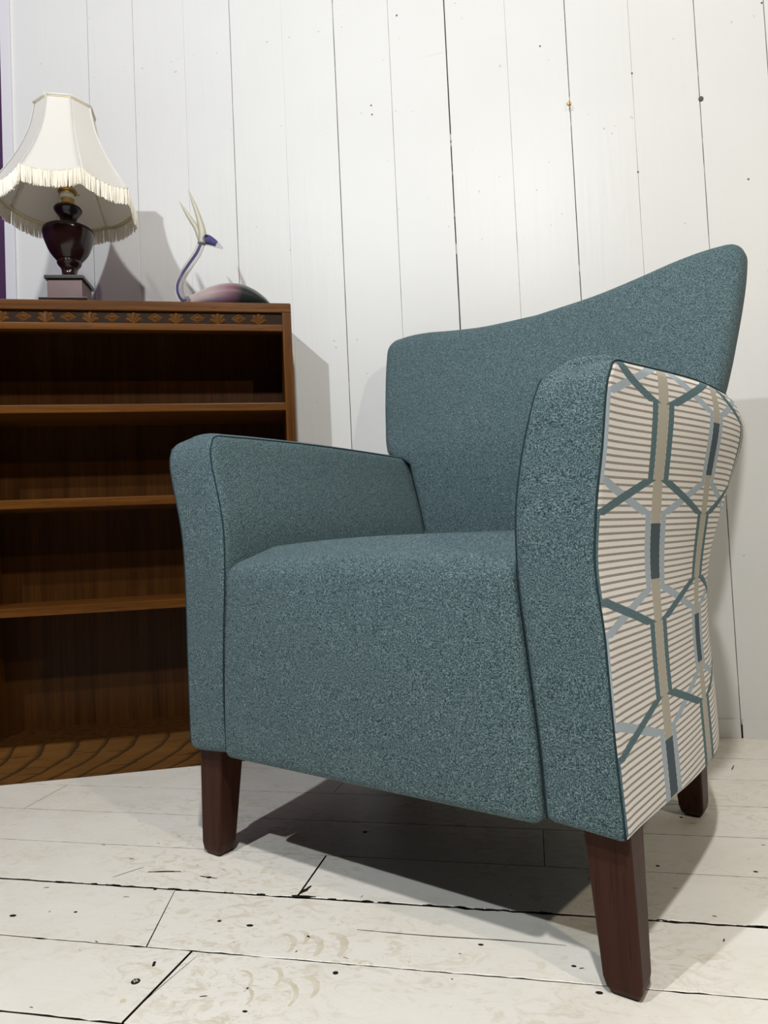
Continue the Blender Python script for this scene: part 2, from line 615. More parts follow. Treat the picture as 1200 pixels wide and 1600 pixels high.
# one crosshead screw sunk in the left board
scr = disc('screw', (-0.457, 0.711, 0.0), 0.0052, 0.0006, M_HOLE, floor)
disc('screw', (-0.452, 0.679, 0.0), 0.0036, 0.0005, M_SCUFF, floor)
bm = bmesh.new()
add_box(bm, (-0.003, -0.0006, 0.0004), (0.003, 0.0006, 0.0010))
add_box(bm, (-0.0006, -0.003, 0.0004), (0.0006, 0.003, 0.0010))
bm_link('screw_slot', bm, M_NAILW, floor).location = (-0.457, 0.711, 0)

# worn foot-shaped scuffs in front of the chair: rubbed patches of thinner paint
sc = []


def arc(cx_, cy_, r, a0, a1, wd, sx=1.0):
    pts = [(cx_ + r * sx * cos(a0 + (a1 - a0) * i / 5), cy_ + r * sin(a0 + (a1 - a0) * i / 5)) for i in range(6)]
    return flake(pts, wd, z=0.00012)


for (cx_, cy_, r, wd) in ((-0.265, 0.800, 0.030, .0055), (-0.290, 0.795, 0.026, .005), (-0.322, 0.797, 0.024, .0035), (-0.305, 0.812, 0.018, .003),
                          (-0.290, 0.708, 0.026, .0028), (-0.345, 0.722, 0.024, .0022), (-0.268, 0.722, 0.022, .0035), (-0.312, 0.735, 0.020, .0028), (-0.33, 0.70, 0.018, .0022)):
    sc.append(arc(cx_, cy_, r, -0.5, 1.7, wd, 0.8))
merged('worn_scuffs', sc, M_SCUFF, floor, 'stuff')

# ------------------------------------------------------------------ plank wall
WYP = 1.688
wall = box('wall_back', (-1.60, WYP + 0.005, 0), (1.9, WYP + 0.05, 2.75), MG)
tag(wall, kind='structure')
WX_ = [-1.60, -1.43, -1.289, -1.145, -1.004, -0.852, -0.717, -0.571, -0.43, -0.285, -0.141, 0.007, 0.149, 0.294, 0.439, 0.587, 0.73, 0.875, 1.02, 1.165, 1.31, 1.45, 1.60, 1.745, 1.9]
WG = {-1.289: .00005, -1.145: .0006, -1.004: .0004, -0.852: .00005, -0.717: .0008, -0.571: .00005, -0.43: .0009, -0.285: .00025, -0.141: .0014, 0.007: .00012,
      0.149: .0008, 0.294: .00022, 0.439: .0008, 0.587: .0009}
for xa, xb in zip(WX_, WX_[1:]):
    ga, gb = WG.get(xa, .0010), WG.get(xb, .0010)
    n = 60
    V, F = [], []
    pr = random.uniform(-0.0003, 0.0003)
    tilt = random.uniform(-0.0003, 0.0003)
    for i in range(n + 1):
        z = 0.0 + 2.75 * i / n
        x0 = xa + max(0.00003, ga + random.gauss(0, 0.00010))
        x1 = xb - max(0.00003, gb + random.gauss(0, 0.00010))
        if abs(xa - 0.439) < .001 and z < 0.04:
            x0 += .0012
        cs = 0.0005
        for (x, y) in ((x0, 0.005), (x0, cs), (x0 + cs * 1.3, 0), (x1 - cs * 1.3, 0), (x1, cs), (x1, 0.005)):
            yy = WYP + (y + pr + tilt * (1 if x > (xa + xb) / 2 else -1) if y < 0.004 else y)
            V.append((x, yy, z))
    for i in range(n):
        for k in range(5):
            a = i * 6 + k
            F.append((a, a + 1, a + 7, a + 6))
    F.append(tuple(range(5, -1, -1)))
    F.append(tuple(n * 6 + k for k in range(6)))
    link('board', V, F, MW, wall, smooth=False)

WN = [(-0.339, 1.591, 1), (-0.338, 1.567, 1), (0.087, 1.663, 1), (-0.262, 1.813, 1), (-0.407, 1.812, 0), (-0.47, 1.813, 0), (-0.551, 1.814, 0), (-0.613, 1.814, 0), (-0.756, 1.812, 0),
      (-0.89, 1.813, 0), (-0.979, 1.812, 0), (-1.03, 1.811, 0), (-1.128, 1.813, 0), (-1.175, 1.812, 0), (0.294, 1.556, 1), (0.294, 1.317, 1), (0.375, 0.033, 1), (0.403, 0.033, 0),
      (0.53, 1.263, 1), (-0.113, 1.814, 0), (0.241, 1.42, 0), (0.093, 1.374, 0), (-0.404, 0.992, 0), (-0.383, 0.903, 0), (-0.46, 0.978, 0), (-0.464, 0.995, 0), (-0.517, 0.841, 0),
      (-0.56, 1.006, 0), (0.583, 1.667, 1), (0.105, 1.626, 0), (0.39, 1.622, 0)]
for x, z, dk in WN:
    disc('nail', (x, WYP - 0.0003, z), 0.0022 if dk else 0.0018, 0.0008, M_NAIL if dk else M_NAILW, wall, 'Y')

bb = box('baseboard_back', (-0.9, WYP - 0.003, 0), (0.4375, WYP + 0.001, 0.043), MW, None, 0.001)
tag(bb, kind='structure')
bb = box('baseboard_back', (0.4415, WYP - 0.003, 0), (1.9, WYP + 0.001, 0.043), MW, None, 0.001)
tag(bb, kind='structure')
box('notch', (0.4375, WYP - 0.0008, 0.001), (0.4415, WYP + 0.001, 0.030), M_HOLE, wall)

# corner post and purple return wall
tr = box('trim_1', (-1.424, WYP - 0.008, 0), (-1.392, WYP + 0.002, 2.75), M_TRIM, None, 0.002)
tag(tr, kind='structure')
pw = box('wall_left', (-1.50, 0.45, 0), (-1.4245, WYP + 0.004, 2.75), M_PURPLE)
tag(pw, kind='structure')

# hook and screw in the wall
hk = empty('wall_hook', (0.147, WYP, 1.508))
tag(hk, 'small brass cup hook screwed into a seam of the white plank wall above the chair', 'hook')
disc('hook_plate', (0, -0.0006, 0), 0.005, 0.0022, M_BRASS, hk, 'Y')
tube('hook_arm', smp([(0, -0.001, 0), (0, -0.012, -0.001), (0, -0.017, -0.008), (0, -0.012, -0.014), (0, -0.006, -0.010)], 5), 0.0014, M_BRASS, hk)
sk = empty('wall_screw', (0.441, WYP, 1.467))
tag(sk, 'dark round-headed screw in the seam above the tall right corner of the chair', 'screw')
disc('screw_head', (0, -0.0006, 0), 0.0055, 0.003, M_NAIL, sk, 'Y')
tube('screw_shank', [(0, 0.003, 0), (0, -0.001, 0)], 0.002, M_NAIL, sk)

# ------------------------------------------------------------------ armchair
CU = Vector((0.9137, -0.4064, 0))
chair = empty('armchair', (-0.2185 - CU.x * 0.003, 0.8825 - CU.y * 0.003, 0), radians(-23.98))
tag(chair, 'teal tweed armchair with patterned trellis fabric on its outer sides and dark wooden legs', 'armchair')


def axis_coords(lo, hi, r, n):
    """grid coordinates: fine steps through the rounding at both ends"""
    e = [0, 0.18, 0.42, 0.7, 1.0]
    a = [lo + r * t for t in e]
    b = [hi - r * t for t in reversed(e)]
    m = [lo + r + (hi - lo - 2 * r) * i / n for i in range(1, n)]
    return a + m + b


def rbox(lo, hi, r, ns, warp):
    ax = [axis_coords(lo[i], hi[i], r, ns[i]) for i in range(3)]
    L = [len(a) for a in ax]
    idx, V, PRE, NRM = {}, [], [], []

    def vert(i, j, k):
        key = (i, j, k)
        if key in idx:
            return idx[key]
        p = Vector((ax[0][i], ax[1][j], ax[2][k]))
        q = Vector([min(max(p[c], lo[c] + r), hi[c] - r) for c in range(3)])
        d = p - q
        nr = d.normalized() if d.length > 1e-9 else Vector((0, 0, 1))
        pp = q + nr * r
        idx[key] = len(V)
        V.append(Vector(warp(pp)))
        PRE.append(pp)
        NRM.append(nr)
        return idx[key]
    F, NF = [], []

    def quad(a, b, c, d, nrm):
        f = (a, b, c, d)
        pa, pb, pc = PRE[a], PRE[b], PRE[c]
        g = (PRE[b] - PRE[a]).cross(PRE[d] - PRE[a]) + (PRE[d] - PRE[c]).cross(PRE[b] - PRE[c])
        if g.dot(nrm) < 0:
            f = (a, d, c, b)
        F.append(f)
        NF.append((NRM[a] + NRM[b] + NRM[c] + NRM[d]).normalized())
    for side in (0, 1):
        for axn in range(3):
            o1, o2 = [(1, 2), (0, 2), (0, 1)][axn]
            nrm = Vector((0, 0, 0))
            nrm[axn] = 1 if side else -1
            fix = L[axn] - 1 if side else 0
            for i in range(L[o1] - 1):
                for j in range(L[o2] - 1):
                    def V_(a, b):
                        t = [0, 0, 0]
                        t[axn], t[o1], t[o2] = fix, a, b
                        return vert(*t)
                    quad(V_(i, j), V_(i + 1, j), V_(i + 1, j + 1), V_(i, j + 1), nrm)
    return V, F, PRE, NRM, NF


def sub_obj(name, V, F, sel, mat, parent, uvs=None, flip=False):
    used, nv, nf, nu = {}, [], [], []
    for f, s in zip(F, sel):
        if not s:
            continue
        g = []
        for i in f:
            if i not in used:
                used[i] = len(nv)
                nv.append(V[i])
                if uvs:
                    nu.append(uvs[i])
            g.append(used[i])
        nf.append(tuple(reversed(g)) if flip else tuple(g))
    return link(name, nv, nf, mat, parent, True, nu if uvs else None)


# profiles measured from the front: half-widths against height
INNER = smooth_tab([(0.15, .250), (.17, .250), (.24, .249), (.30, .245), (.36, .240), (.43, .234), (.50, .234), (.56, .243), (.61, .256), (.655, .268)])
OUT_F = smooth_tab([(0.15, .337), (.17, .337), (.24, .334), (.30, .332), (.38, .330), (.45, .331), (.52, .337), (.58, .347), (.62, .354), (.655, .358)])
OUT_R = smooth_tab([(0.13, .345), (.16, .349), (.25, .347), (.34, .344), (.43, .351), (.52, .377), (.60, .404), (.64, .404), (.665, .394)])
TA, V0, V1, ZB, ZT = 0.047, -0.022, 0.575, 0.165, 0.657


def outer_u(v, z):
    f, rr = lerp(OUT_F, z), lerp(OUT_R, z)
    s = sstep(-0.10, 0.46, v) * 1.08
    return f + (rr - f) * s + 0.006 * sin(pi * max(0, min(1, v / 0.4))) - 0.98 * max(0, v - 0.33) ** 2


def arm_warp(p, s=1):
    a, v, z = p
    t = (a / TA + 1) / 2
    # softened crown across the top
    e = TA - abs(a)
    R = 0.028
    if e < R and ((s > 0 and a < 0) or (s < 0 and a > 0)):
        drop = R - sqrt(max(0, R * R - (R - e) ** 2))
        z -= drop * sstep(ZT - 0.09, ZT, z) * 0.55
    topw = sstep(ZT - 0.09, ZT, p[2])
    if s > 0:
        z += (0.010 * (1 - (a / TA) ** 2) + 0.002) * topw
    else:
        z += 0.0075 * (1 - (a / TA) ** 2) * topw
        z += 0.012 * max(0, a / TA) ** 6 * (1 - sstep(ZB, ZB + 0.03, p[2]))
    z += 0.007 * (1 - sstep(ZB, ZB + 0.05, p[2])) * (0.5 - a / TA / 2)
    # front rolls back at the top
    ft = z - (ZT - 0.050)
    if ft > 0:
        v += (0.05 - sqrt(max(1e-9, 0.05 ** 2 - min(ft, .05) ** 2))) * max(0, 1 - (p[1] - V0) / 0.10) * 0.62
    # underside drops a little to the rear
    z -= 0.016 * sstep(0.0, 0.40, p[1]) * (1 - sstep(ZB, ZB + 0.12, p[2]))
    z += 0.004 * sin(pi * max(0, min(1, p[1] / 0.5))) * sstep(0.5, 0.65, p[2])
    v += -0.006 * sin(pi * max(0, min(1, (p[2] - ZB) / 0.45))) * max(0, 1 - (p[1] - V0) / 0.08)   # belly of the front
    # back edge of the arm leans with the chair back
    v += 0.03 * sstep(0.3, 0.6, p[1]) * (p[2] - 0.3)
    i, o = lerp(INNER, z), outer_u(v, z)
    if s < 0:
        i += 0.005 * sstep(.50, .60, z)
        o += 0.012 * sstep(.48, .62, z)
    else:
        o -= (0.008 * sstep(.36, .46, z) + 0.006 * sstep(.54, .64, z)) * (1 - sstep(0.0, 0.25, v))
    return Vector((i + (o - i) * t, v, z))


def edge_point(a, v, z, r, sgn):
    """point on a rounded edge of the arm block, before the warp"""
    return Vector((a, v, z))


R_ARM = 0.011
armV, armF, armPRE, armN, armNF = rbox((-TA, V0, ZB), (TA, V1, ZT), R_ARM, (8, 34, 34), arm_warp)
armVL = [arm_warp(q, -1) for q in armPRE]
# arc length around the outer profile for the cloth pattern
uvs = []
for p, q in zip(armPRE, armV):
    if p.y > V1 - 0.02 and armNF:
        pass
    uvs.append((p.y * (1.0 + 0.22 * sstep(.42, .62, p.z)) - 0.128, q.z - 0.577))
selP = [(n.x > 0.72 or (n.y > 0.6 and n.x > -0.5)) and n.z < 0.72 for n in armNF]
selT = [not s for s in selP]


def seam_path(sgn, side_only=False):
    k = R_ARM * (1 - 0.7071)
    a = sgn * (TA - k * 0.9)
    P = []
    for i in range(30):
        z = ZB + 0.004 + (ZT - ZB - 0.014) * i / 29
        P.append((a, V0 + k * 0.9, z))
    for i in range(1, 5):
        th = i / 5 * pi / 2
        P.append((a, V0 + 0.010 - 0.008 * cos(th), ZT - 0.010 + 0.007 * sin(th)))
    for i in range(30):
        v = V0 + 0.012 + (0.53 - V0) * i / 29
        P.append((a, v, ZT - k * 0.9))
    return P


for s in (-1, 1):
    aV = armV if s > 0 else armVL
    arm = sub_obj('arm', [Vector((q.x * s, q.y, q.z)) for q in aV], armF, selT, M_TEAL, chair, None, s < 0)
    sub_obj('outer_side_panel', [Vector((q.x * s, q.y, q.z)) for q in aV], armF, selP, M_TREL, arm, uvs, s < 0)['label'] = 'patterned trellis cloth on the outer side'
    for sg in (-1, 1):
        pts = []
        for p in seam_path(sg):
            q = arm_warp(Vector(p), s)
            pts.append((q.x * s, q.y, q.z))
        tube('seam_piping', pts, 0.00115, M_SEAM, arm, 6)

# seat: tall upholstered block with a domed top


def seat_warp(p):
    a, v, z = p
    hw = lerp(INNER, z) - 0.0015
    u = a / 0.25 * hw
    dome = 0.009 * (1 - (a / 0.25) ** 2)
    zt = 0.477
    z2 = z + dome * sstep(0.40, zt, z)
    ft = z - (zt - 0.034)
    if ft > 0:
        v += (0.034 - sqrt(max(1e-9, 0.034 ** 2 - min(ft, .0339) ** 2))) * max(0, 1 - (p[1] + 0.03) / 0.12)
    z2 -= 0.020 * max(0, 1 - (p[1] + 0.03) / 0.09) * sstep(0.42, zt, z)
    v -= 0.010 * sin(pi * max(0, min(1, (p[2] - 0.165) / 0.30))) * (1 - (a / 0.25) ** 4) * max(0, 1 - (p[1] + 0.03) / 0.1)
    return Vector((u, v, z2))


V, F, PRE, N_, NF = rbox((-0.25, -0.030, 0.168), (0.25, 0.555, 0.477), 0.012, (26, 22, 16), seat_warp)
seat = sub_obj('seat', V, F, [True] * len(F), M_TEAL, chair)

# backrest ------------------------------------------------------------


def z_top(u):
    a = abs(u)
    return lerp(BT, a) + 0.005 + 0.034 * u


BT = smooth_tab([(0, .923), (.06, .926), (.12, .930), (.17, .937), (.22, .946), (.27, .956), (.32, .962), (.36, .962), (.40, .960)])
HWB = smooth_tab([(.40, .232), (.45, .232), (.50, .234), (.56, .243), (.61, .255), (.645, .268), (.662, .318), (.69, .342), (.74, .355), (.80, .366), (.87, .377), (.93, .383), (1.0, .384)], 6)
VF = smooth_tab([(.40, .525), (.48, .515), (.56, .508), (.66, .512), (.76, .538), (.86, .570), (.96, .603), (1.0, .615)])


def back_warp(p, dv=0.0, sc=1.0):
    a, v, z = p                       # a in [-1,1]*0.39 ; v 0..0.095 ; z .40...96
    t = (z - 0.40) / 0.56
    u0 = a / 0.39
    zz0 = 0.40 + t * 0.56
    hw = lerp(HWB, zz0)
    ztop = z_top(a)
    zz = 0.40 + t * (ztop - 0.40)
    hw = lerp(HWB, zz)
    u = u0 * hw * sc
    vf = lerp(VF, zz)
    curve = 0.010 * (abs(u0) ** 2.4) * sstep(.62, .75, zz)     # wings come slightly forward
    bulge = -0.010 * (1 - u0 * u0) * (1 - sstep(.75, .95, zz))
    u += 0.010 * sstep(.64, .70, zz)
    return Vector((u, vf + v + (curve + bulge) * max(0, 1 - v / 0.09) + dv, zz))


R_B = 0.030
V, F, PRE, N_, NF = rbox((-0.39, 0.0, 0.40), (0.39, 0.085, 0.96), R_B, (30, 2, 40), back_warp)
selb = [n.y < 0.72 for n in NF]
back = sub_obj('backrest', V, F, selb, M_TEAL, chair)
uvb = [(q.x, q.z) for q in V]
bp = sub_obj('back_panel', V, F, [not s for s in selb], M_TREL, back, uvb)
bp['label'] = 'patterned trellis cloth on the back of the backrest'


# rear body below the backrest, between the arms
def rear_warp(p):
    a, v, z = p
    return Vector((a, v + 0.10 * max(0, z - 0.3), z))


V, F, PRE, N_, NF = rbox((-0.27, 0.510, 0.155), (0.27, 0.57, 0.64), 0.016, (10, 2, 16), rear_warp)
rp = sub_obj('rear_panel', V, F, [True] * len(F), M_TREL, chair, [(q.x, q.z) for q in V])
rp['label'] = 'patterned trellis cloth on the lower back'
# black lining under the seat
box('base_lining', (-0.29, 0.02, 0.168), (0.29, 0.50, 0.185), M_HOLE, chair)


def leg_mesh(top, bot, zt, r=0.006):
    """tapered square leg with eased arrises and a rounded-off foot; top/bot = (u0,u1,v0,v1)"""
    V, F = [], []
    rows = [(0.0, .60, 1.0), (0.003, .78, 1), (0.008, .91, 1), (0.018, 1.0, 1)] + [(0.018 + (zt - 0.018) * i / 6, 1.0, 1) for i in range(1, 7)]
    for z, s, _ in rows:
        t = z / zt
        q = [bot[i] + (top[i] - bot[i]) * t for i in range(4)]
        cu_, cv_ = (q[0] + q[1]) / 2, (q[2] + q[3]) / 2
        hu, hv = (q[1] - q[0]) / 2 * s, (q[3] - q[2]) / 2 * s
        for (sx, sy, a0) in ((1, 1, 0), (-1, 1, 90), (-1, -1, 180), (1, -1, 270)):
            for k in range(3):
                th = radians(a0 + k * 45)
                V.append((cu_ + sx * (hu - r) + r * cos(th), cv_ + sy * (hv - r) + r * sin(th), z))
    n = 12
    for i in range(len(rows) - 1):
        for k in range(n):
            F.append((i * n + k, i * n + (k + 1) % n, (i + 1) * n + (k + 1) % n, (i + 1) * n + k))
    F.append(tuple(range(n))[::-1])
    F.append(tuple((len(rows) - 1) * n + k for k in range(n)))
    return V, F


for s in (-1, 1):
    V, F = leg_mesh((.284, .334, -0.004, .046), (.298, .338, -.003, .031), 0.178, 0.0035)
    V = [(x * s, y, z) for x, y, z in V]
    if s < 0:
        F = [tuple(reversed(f)) for f in F]
    link('leg', V, F, M_LEG, chair, smooth=False)
    V, F = leg_mesh((.258, .308, .447, .500), (.258, .295, .502, .545), 0.17, 0.0035)
    V = [(x * s, y, z) for x, y, z in V]
    if s < 0:
        F = [tuple(reversed(f)) for f in F]
    link('leg', V, F, M_LEG, chair, smooth=False)

# ------------------------------------------------------------------ bookcase
BK = empty('bookcase', (-1.120, 1.270, 0), radians(22.163))
tag(BK, 'dark oak open bookcase with a carved frieze standing against the white plank wall', 'bookcase')
SL, SR, BD, BH = -0.067, 0.650, 0.183, 1.041
TK = 0.021
for a, b in ((SL, SL + TK), (SR - TK, SR)):
    box('side_panel', (a, 0.0, 0.0), (b, BD, BH - 0.001), M_OAKZ, BK, 0.002)
box('top_board', (SL + 0.001, -0.001, 1.019), (SR - 0.001, BD, BH), M_OAKX, BK, 0.002)
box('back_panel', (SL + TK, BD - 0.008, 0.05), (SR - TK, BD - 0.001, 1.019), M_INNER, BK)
box('top_rail', (SL + TK, 0.0, 0.975), (SR - TK, 0.018, 0.9905), M_OAKX, BK, 0.0015)
fr = box('carved_frieze', (SL + TK, 0.006, 0.989), (SR - TK, 0.018, 1.0195), M_CARVE, BK)
for i in range(-1, 7):
    s0 = 0.0205 + 0.0925 * i
    if s0 - 0.02 > SL + TK:
        # fan of five fluted petals
        for kx in range(5):
            th = radians(90 + (kx - 2) * 27)
            ln = (0.0215, 0.0270, 0.0275, 0.0270, 0.0215)[kx]
            b0 = Vector((s0, 0.0055, 0.9905))
            d = Vector((cos(th), 0, sin(th)))
            nn = Vector((-d.z, 0, d.x))
            wv = 0.0050
            pts = [b0, b0 + d * ln * 0.86 + nn * wv, b0 + d * ln, b0 + d * ln * 0.86 - nn * wv]
            mid = b0 + d * ln * 0.80 + Vector((0, -0.0050, 0))
            Vv = [p for p in pts] + [mid]
            link('carved_petal', Vv, [(0, 1, 4), (1, 2, 4), (2, 3, 4), (3, 0, 4)], M_CARVEL, fr, smooth=False)
    s1 = s0 + 0.0465
    if SL + TK + 0.015 < s1 < SR - TK - 0.008:
        c_ = Vector((s1, 0.0058, 1.0045))
        w_, h_ = 0.0175, 0.0110
        rim = [c_ + Vector(d) for d in ((-w_, 0, 0), (0, 0, -h_), (w_, 0, 0), (0, 0, h_))]
        ins = [c_ + Vector(d) * 0.74 + Vector((0, -0.0022, 0)) for d in ((-w_, 0, 0), (0, 0, -h_), (w_, 0, 0), (0, 0, h_))]
        lo_ = [c_ + Vector(d) * 0.56 + Vector((0, 0.0, 0)) for d in ((-w_, 0, 0), (0, 0, -h_), (w_, 0, 0), (0, 0, h_))]
        tip = c_ + Vector((0, -0.0055, 0))
        Vv = rim + ins + lo_ + [tip]
        Ff = []
        for k in range(4):
            j = (k + 1) % 4
            Ff += [(k, j, 4 + j, 4 + k), (4 + k, 4 + j, 8 + j, 8 + k), (8 + k, 8 + j, 12)]
        link('carved_diamond', Vv, Ff, M_CARVEL, fr, smooth=False)
for za, zb in ((.790, .8085), (.582, .602), (.350, .370)):
    box('shelf', (SL + TK, 0.001, za), (SR - TK + 0.0005, BD - 0.009, zb), M_OAKX, BK, 0.003)
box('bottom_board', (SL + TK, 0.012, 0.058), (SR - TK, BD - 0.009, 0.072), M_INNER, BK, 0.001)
pl_ = box('plinth', (SL + 0.001, -0.0015, 0.0), (SR - 0.001, 0.014, 0.075), M_PLINTH, BK, 0.002)

# ------------------------------------------------------------------ table lamp
cb, sb = cos(radians(22.163)), sin(radians(22.163))


def bkw(s, d, z):
    return (-1.120 + s * cb - d * sb, 1.270 + s * sb + d * cb, z)


LX, LY, _ = bkw(0.1535, 0.054, 0)
lampo = empty('table_lamp', (LX, LY, BH), radians(18.7))
tag(lampo, 'table lamp with a cream fringed bell shade on a dark urn-shaped wooden base', 'lamp')
M_MAHO = mat_plain('mahogany_gloss', (0.012, 0.0035, 0.003), 0.17, 0.45, var=0.5, nscale=30)
M_MAHO2 = mat_plain('mahogany_block', (0.085, 0.034, 0.030), 0.38, 0.5, var=0.3, nscale=60)
M_BLACK = mat_plain('ebonised', (0.012, 0.009, 0.008), 0.22, 0.5)
M_CARD = mat_plain('socket_sleeve', (0.75, 0.73, 0.66), 0.5)
k = M('shade_silk', 0.75, 0.2)
f = k.noise(k.coord('Object', (900, 900, 60)), 1.0, 2)
k.color(k.mix(f, (0.83, 0.82, 0.785), (0.87, 0.865, 0.84)))
trb = k.n('ShaderNodeBsdfTranslucent')
trb.inputs[0].default_value = (0.80, 0.76, 0.68, 1)
ms = k.n('ShaderNodeMixShader')
ms.inputs[0].default_value = 0.38
k.l(k.b.outputs[0], ms.inputs[1])
k.l(trb.outputs[0], ms.inputs[2])
k.l(ms.outputs[0], k.N['Material Output'].inputs['Surface'])
M_SHADE = k.m
M_FRINGE = mat_plain('fringe_silk', (0.80, 0.76, 0.67), 0.7, 0.3, var=0.14, nscale=300)
M_TRIMG = mat_plain('shade_trim', (0.70, 0.62, 0.42), 0.6, 0.3, var=0.2, nscale=300)
box('foot', (-.052, -.050, 0), (.052, .050, .008), M_MAHO, lampo, 0.0015)
box('plinth_block', (-.037, -.037, .008), (.037, .037, .053), M_MAHO2, lampo, 0.001)
box('cap_plate', (-.042, -.042, .053), (.042, .042, .061), M_BLACK, lampo, 0.001)
urn = smp([(.028, .061), (.0300, .065), (.026, .069), (.0185, .074), (.0165, .080), (.0180, .090), (.0240, .098), (.0265, .103), (.0250, .107), (.029, .111), (.041, .127), (.0495, .147), (.0545, .165),
           (.0555, .174), (.053, .180), (.041, .184), (.020, .186), (.0170, .190), (.0172, .201), (.0205, .212), (.027, .221), (.0305, .2275), (.028, .233), (.0205, .237), (.015, .239)], 4)
lathe('urn_body', urn, M_MAHO, lampo, 48)
lathe('lamp_socket', smp([(.0170, .234), (.0175, .238), (.0140, .241), (.0140, .249), (.0150, .252), (.0150, .265), (.0200, .268), (.0210, .272), (.0170, .276), (.0110, .281), (.0100, .290)], 3), M_BRASS, lampo, 32)
lathe('socket_sleeve', [(.0155, .2525), (.0155, .2645)], M_CARD, lampo, 32)
tube('switch_key', [(0.014, 0, .262), (0.027, -0.002, .263)], 0.0018, M_BRASS, lampo)

RB, RT = 0.152, 0.064
ZRB, ZRT = 1.297 - BH, 1.503 - BH
shade = empty('lamp_shade', (0, 0, 0), 0, lampo)
# rotate the octagon to its measured angle in the world
shade.rotation_euler = (0, 0, (-4.703 + pi) - radians(18.7) - 0.0)
SH = []
prof = smooth_tab([(0, RT), (.12, RT * 1.06), (.3, .0765), (.5, .0925), (.7, .1135), (.87, .1350), (1.0, RB)])


def shade_pt(kk, t, s, off=0.0):
    """kk panel, s 0..1 across the panel, t 0..1 top to bottom"""
    r = lerp(prof, t) + off
    a0, a1 = kk * pi / 4, (kk + 1) * pi / 4
    x = r * (cos(a0) * (1 - s) + cos(a1) * s)
    y = r * (sin(a0) * (1 - s) + sin(a1) * s)
    tt = t * (ZRT - ZRB)
    # scalloped hem: panel middle dips
    z = ZRT - tt - 0.011 * sin(pi * s) ** 0.8 * t ** 6 * (1.0)
    return Vector((x, y, z))


for kk in range(8):
    V, F = [], []
    nt, nsx = 18, 10
    for layer, off in ((0, 0.0), (1, -0.0012)):
        for i in range(nt + 1):
            for j in range(nsx + 1):
                V.append(shade_pt(kk, i / nt, j / nsx, off))
    W = nsx + 1
    base = (nt + 1) * W
    for i in range(nt):
        for j in range(nsx):
            a = i * W + j
            F.append((a, a + W, a + W + 1, a + 1))
            F.append((base + a, base + a + 1, base + a + W + 1, base + a + W))
    for i in range(nt):
        for j in (0, nsx):
            a = i * W + j
            F.append((a, base + a, base + a + W, a + W))
    link('shade_panel', V, F, M_SHADE, shade)
    tube('shade_rib', [shade_pt(kk, i / 14, 0, 0.0005) for i in range(15)], 0.0011, M_SHADE, shade, 6)
    tube('shade_rib', [shade_pt(kk, i / 14, 0, -0.0022) for i in range(15)], 0.0012, M_TRIMG, shade, 6)
hem, top = [], []
for kk in range(8):
    for j in range(10):
        hem.append(shade_pt(kk, 1, j / 10, 0.001))
    for j in range(4):
        top.append(shade_pt(kk, 0, j / 4, 0.0008))
hem.append(hem[0]); top.append(top[0])
tube('hem_trim', hem, 0.0024, M_SHADE, shade, 8)
tube('hem_trim', [p - Vector((0, 0, 0.0032)) for p in hem], 0.0014, M_TRIMG, shade, 6)
tube('hem_binding', [Vector((p.x * 0.975, p.y * 0.975, p.z - 0.001)) for p in hem], 0.0030, M_TRIMG, shade, 8)
tube('top_trim', top, 0.0032, M_SHADE, shade, 8)
tube('top_trim', [p - Vector((0, 0, 0.004)) for p in top], 0.0012, M_TRIMG, shade, 6)
tube('shade_carrier', [(-RT * .9, 0, ZRT - .03), (0, 0, ZRT - .03), (RT * .9, 0, ZRT - .03)], 0.0014, M_BRASS, shade, 6)
tube('shade_stem', [(0, 0, .285), (0, 0, ZRT - .028)], 0.0030, M_BRASS, shade, 8)
fr_items = []
for kk in range(8):
    for j in range(84):
        s = (j + random.uniform(0, .6)) / 84
        p = shade_pt(kk, 1, s, 0.0022 + random.uniform(-.0009, .0009))
        q = p + Vector((random.gauss(0, .0011), random.gauss(0, .0011), -random.uniform(.0345, .0385)))
        tng = (shade_pt(kk, 1, 1) - shade_pt(kk, 1, 0)).normalized()
        nr = Vector((p.x, p.y, 0)).normalized()
        wq = random.uniform(.0007, .0013)
        Vv = []
        for pt, ww in ((p, wq), ((p + q) / 2 + nr * .0006, wq * 1.25), (q, wq * .9)):
            Vv += [pt + tng * ww, pt + nr * ww, pt - tng * ww, pt - nr * ww]
        Ff = []
        for r_ in range(2):
            for c4 in range(4):
                Ff.append((r_ * 4 + c4, r_ * 4 + (c4 + 1) % 4, r_ * 4 + 4 + (c4 + 1) % 4, r_ * 4 + 4 + c4))
        Ff.append((8, 9, 10, 11))
        fr_items.append((Vv, Ff))
merged('fringe', fr_items, M_FRINGE, shade, 'stuff', 'cream silk fringe hanging from the scalloped hem')

# ------------------------------------------------------------------ glass antelope


def glass(name, col, rough, trans, ior=1.3):
    k_ = M(name, rough, 0.5)
    k_.b.inputs['Transmission Weight'].default_value = trans
    k_.b.inputs['IOR'].default_value = ior
    k_.color(col)
    return k_.m


